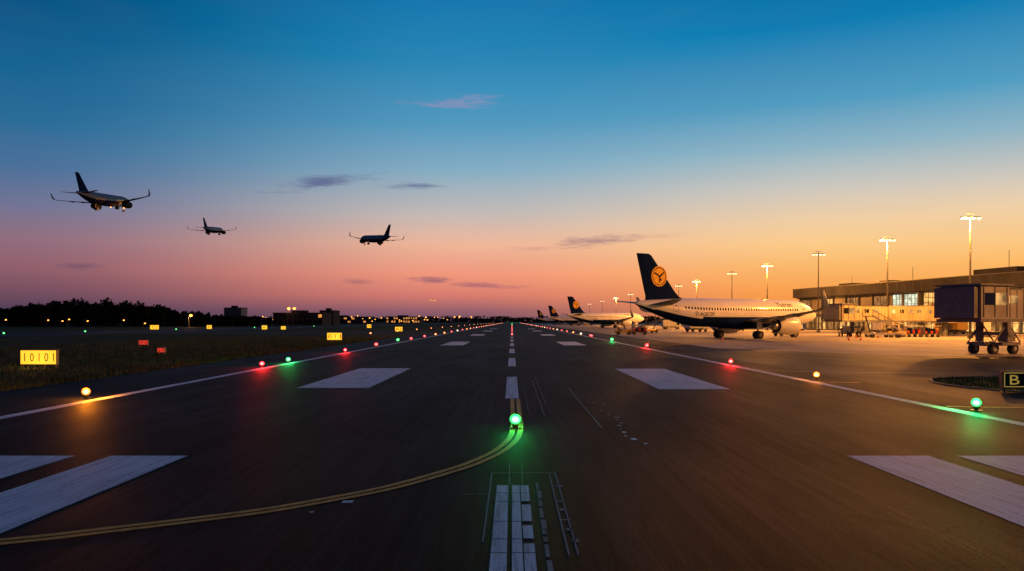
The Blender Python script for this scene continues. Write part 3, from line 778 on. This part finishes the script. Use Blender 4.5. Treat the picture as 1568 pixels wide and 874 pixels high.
left=t.ramp(el,st([(0,(60,50,72)),(.012,(78,60,84)),(.035,(120,80,96)),(.06,(146,96,108)),(.09,(144,110,128)),(.125,(112,116,148)),(.165,(72,112,154)),(.21,(40,108,152)),(.27,(10,98,146)),(.33,(0,84,132)),(.49,(0,54,96))]))
right=t.ramp(el,st([(0,(244,140,60)),(.02,(253,150,62)),(.04,(255,167,76)),(.065,(255,188,104)),(.09,(254,204,136)),(.118,(244,209,164)),(.155,(206,200,190)),(.2,(144,182,198)),(.25,(80,157,194)),(.33,(12,124,178)),(.49,(0,78,126))]))
fl_=t.mapr(saz,-.55,-.05,0,1,'SMOOTHSTEP'); fr_=t.mapr(saz,-.08,.40,0,1,'SMOOTHSTEP')
col=t.mix(fr_,t.mix(fl_,left,center),right)
back=t.ramp(el,st([(0,(70,66,90)),(.1,(56,62,98)),(.3,(10,60,104)),(.49,(0,46,84))]))
col=t.mix(t.mapr(Y,.8,-.2,0,1,'SMOOTHSTEP'),col,back)
nz=t.noise(t.scalevec(tc,(3,3,14)),1.3,2,.5)
col=t.mix(t.mapr(nz,.35,.7,0,.06),col,rgb(120,110,140))
ys=t.math('MAXIMUM',Y,.05); u=t.math('DIVIDE',X,ys); v=t.math('DIVIDE',Zz,ys)
cb=t.node('ShaderNodeCombineXYZ'); t.l.new(t.math('MULTIPLY',u,14),cb.inputs[0]); t.l.new(t.math('MULTIPLY',v,110),cb.inputs[1])
cn=t.noise(cb.outputs[0],1.0,5,.65,.6)
cb2=t.node('ShaderNodeCombineXYZ'); t.l.new(t.math('MULTIPLY',u,60),cb2.inputs[0]); t.l.new(t.math('MULTIPLY',v,260),cb2.inputs[1])
cn2=t.noise(cb2.outputs[0],1.0,3,.6)
wob=t.math('ADD',t.math('MULTIPLY',t.math('SUBTRACT',cn,.5),2.4),t.math('MULTIPLY',t.math('SUBTRACT',cn2,.5),.7))
for px,py,a,b_,op,c,tilt in((705,157,95,12,.6,(165,145,182),-.04),(500,278,110,13,.85,(92,100,142),-.12),(628,285,58,7,.7,(96,104,144),0),(912,370,88,12,.7,(150,115,128),-.1),(820,380,70,5,.4,(190,130,135),-.05),(745,437,74,7,.7,(150,90,112),.02),(660,429,46,7,.75,(140,88,112),0),(552,431,36,6,.5,(120,84,110),0),(125,408,50,8,.5,(84,72,104),.02),(1010,362,50,5,.35,(215,150,130),-.05)):
    u0=(px-785)/1220; v0=(492-py)/1220; A=a/1220; B=b_/1220
    du=t.math('DIVIDE',t.math('SUBTRACT',u,u0),A)
    dv=t.math('DIVIDE',t.math('SUBTRACT',t.math('SUBTRACT',v,v0),t.math('MULTIPLY',t.math('SUBTRACT',u,u0),-tilt)),B)
    r=t.math('SQRT',t.math('ADD',t.math('MULTIPLY',du,du),t.math('MULTIPLY',dv,dv)))
    q=t.math('ADD',t.math('SUBTRACT',1.0,r),wob)
    mk_=t.math('MULTIPLY',t.mapr(q,.05,1.1,0,op,'SMOOTHSTEP'),t.mapr(r,1.0,1.5,1,0))
    mk_=t.math('MULTIPLY',mk_,t.math('GREATER_THAN',Y,.1))
    col=t.mix(mk_,col,rgb(*c))
t.l.new(col,bg.inputs[0]); bg.inputs[1].default_value=1.0

sl=bpy.data.lights.new('sun','SUN'); sl.energy=.3; sl.angle=R(10); sl.color=(1,.5,.25)
so=link(bpy.data.objects.new('sun',sl)); dirv=Vector((-.95,-.3,-.035)); so.rotation_euler=dirv.to_track_quat('-Z','Y').to_euler()

# ------------------------------------------------------------------ camera
cam=bpy.data.cameras.new('camera'); co=link(bpy.data.objects.new('camera',cam)); co.location=(0,0,2.5); co.rotation_euler=(R(90),0,0)
cam.lens=28; cam.sensor_width=36; cam.shift_y=55/1568; cam.clip_end=20000; cam.clip_start=.1
sc.camera=co
sc.view_settings.view_transform='Standard'; sc.view_settings.look='None'; sc.view_settings.exposure=0
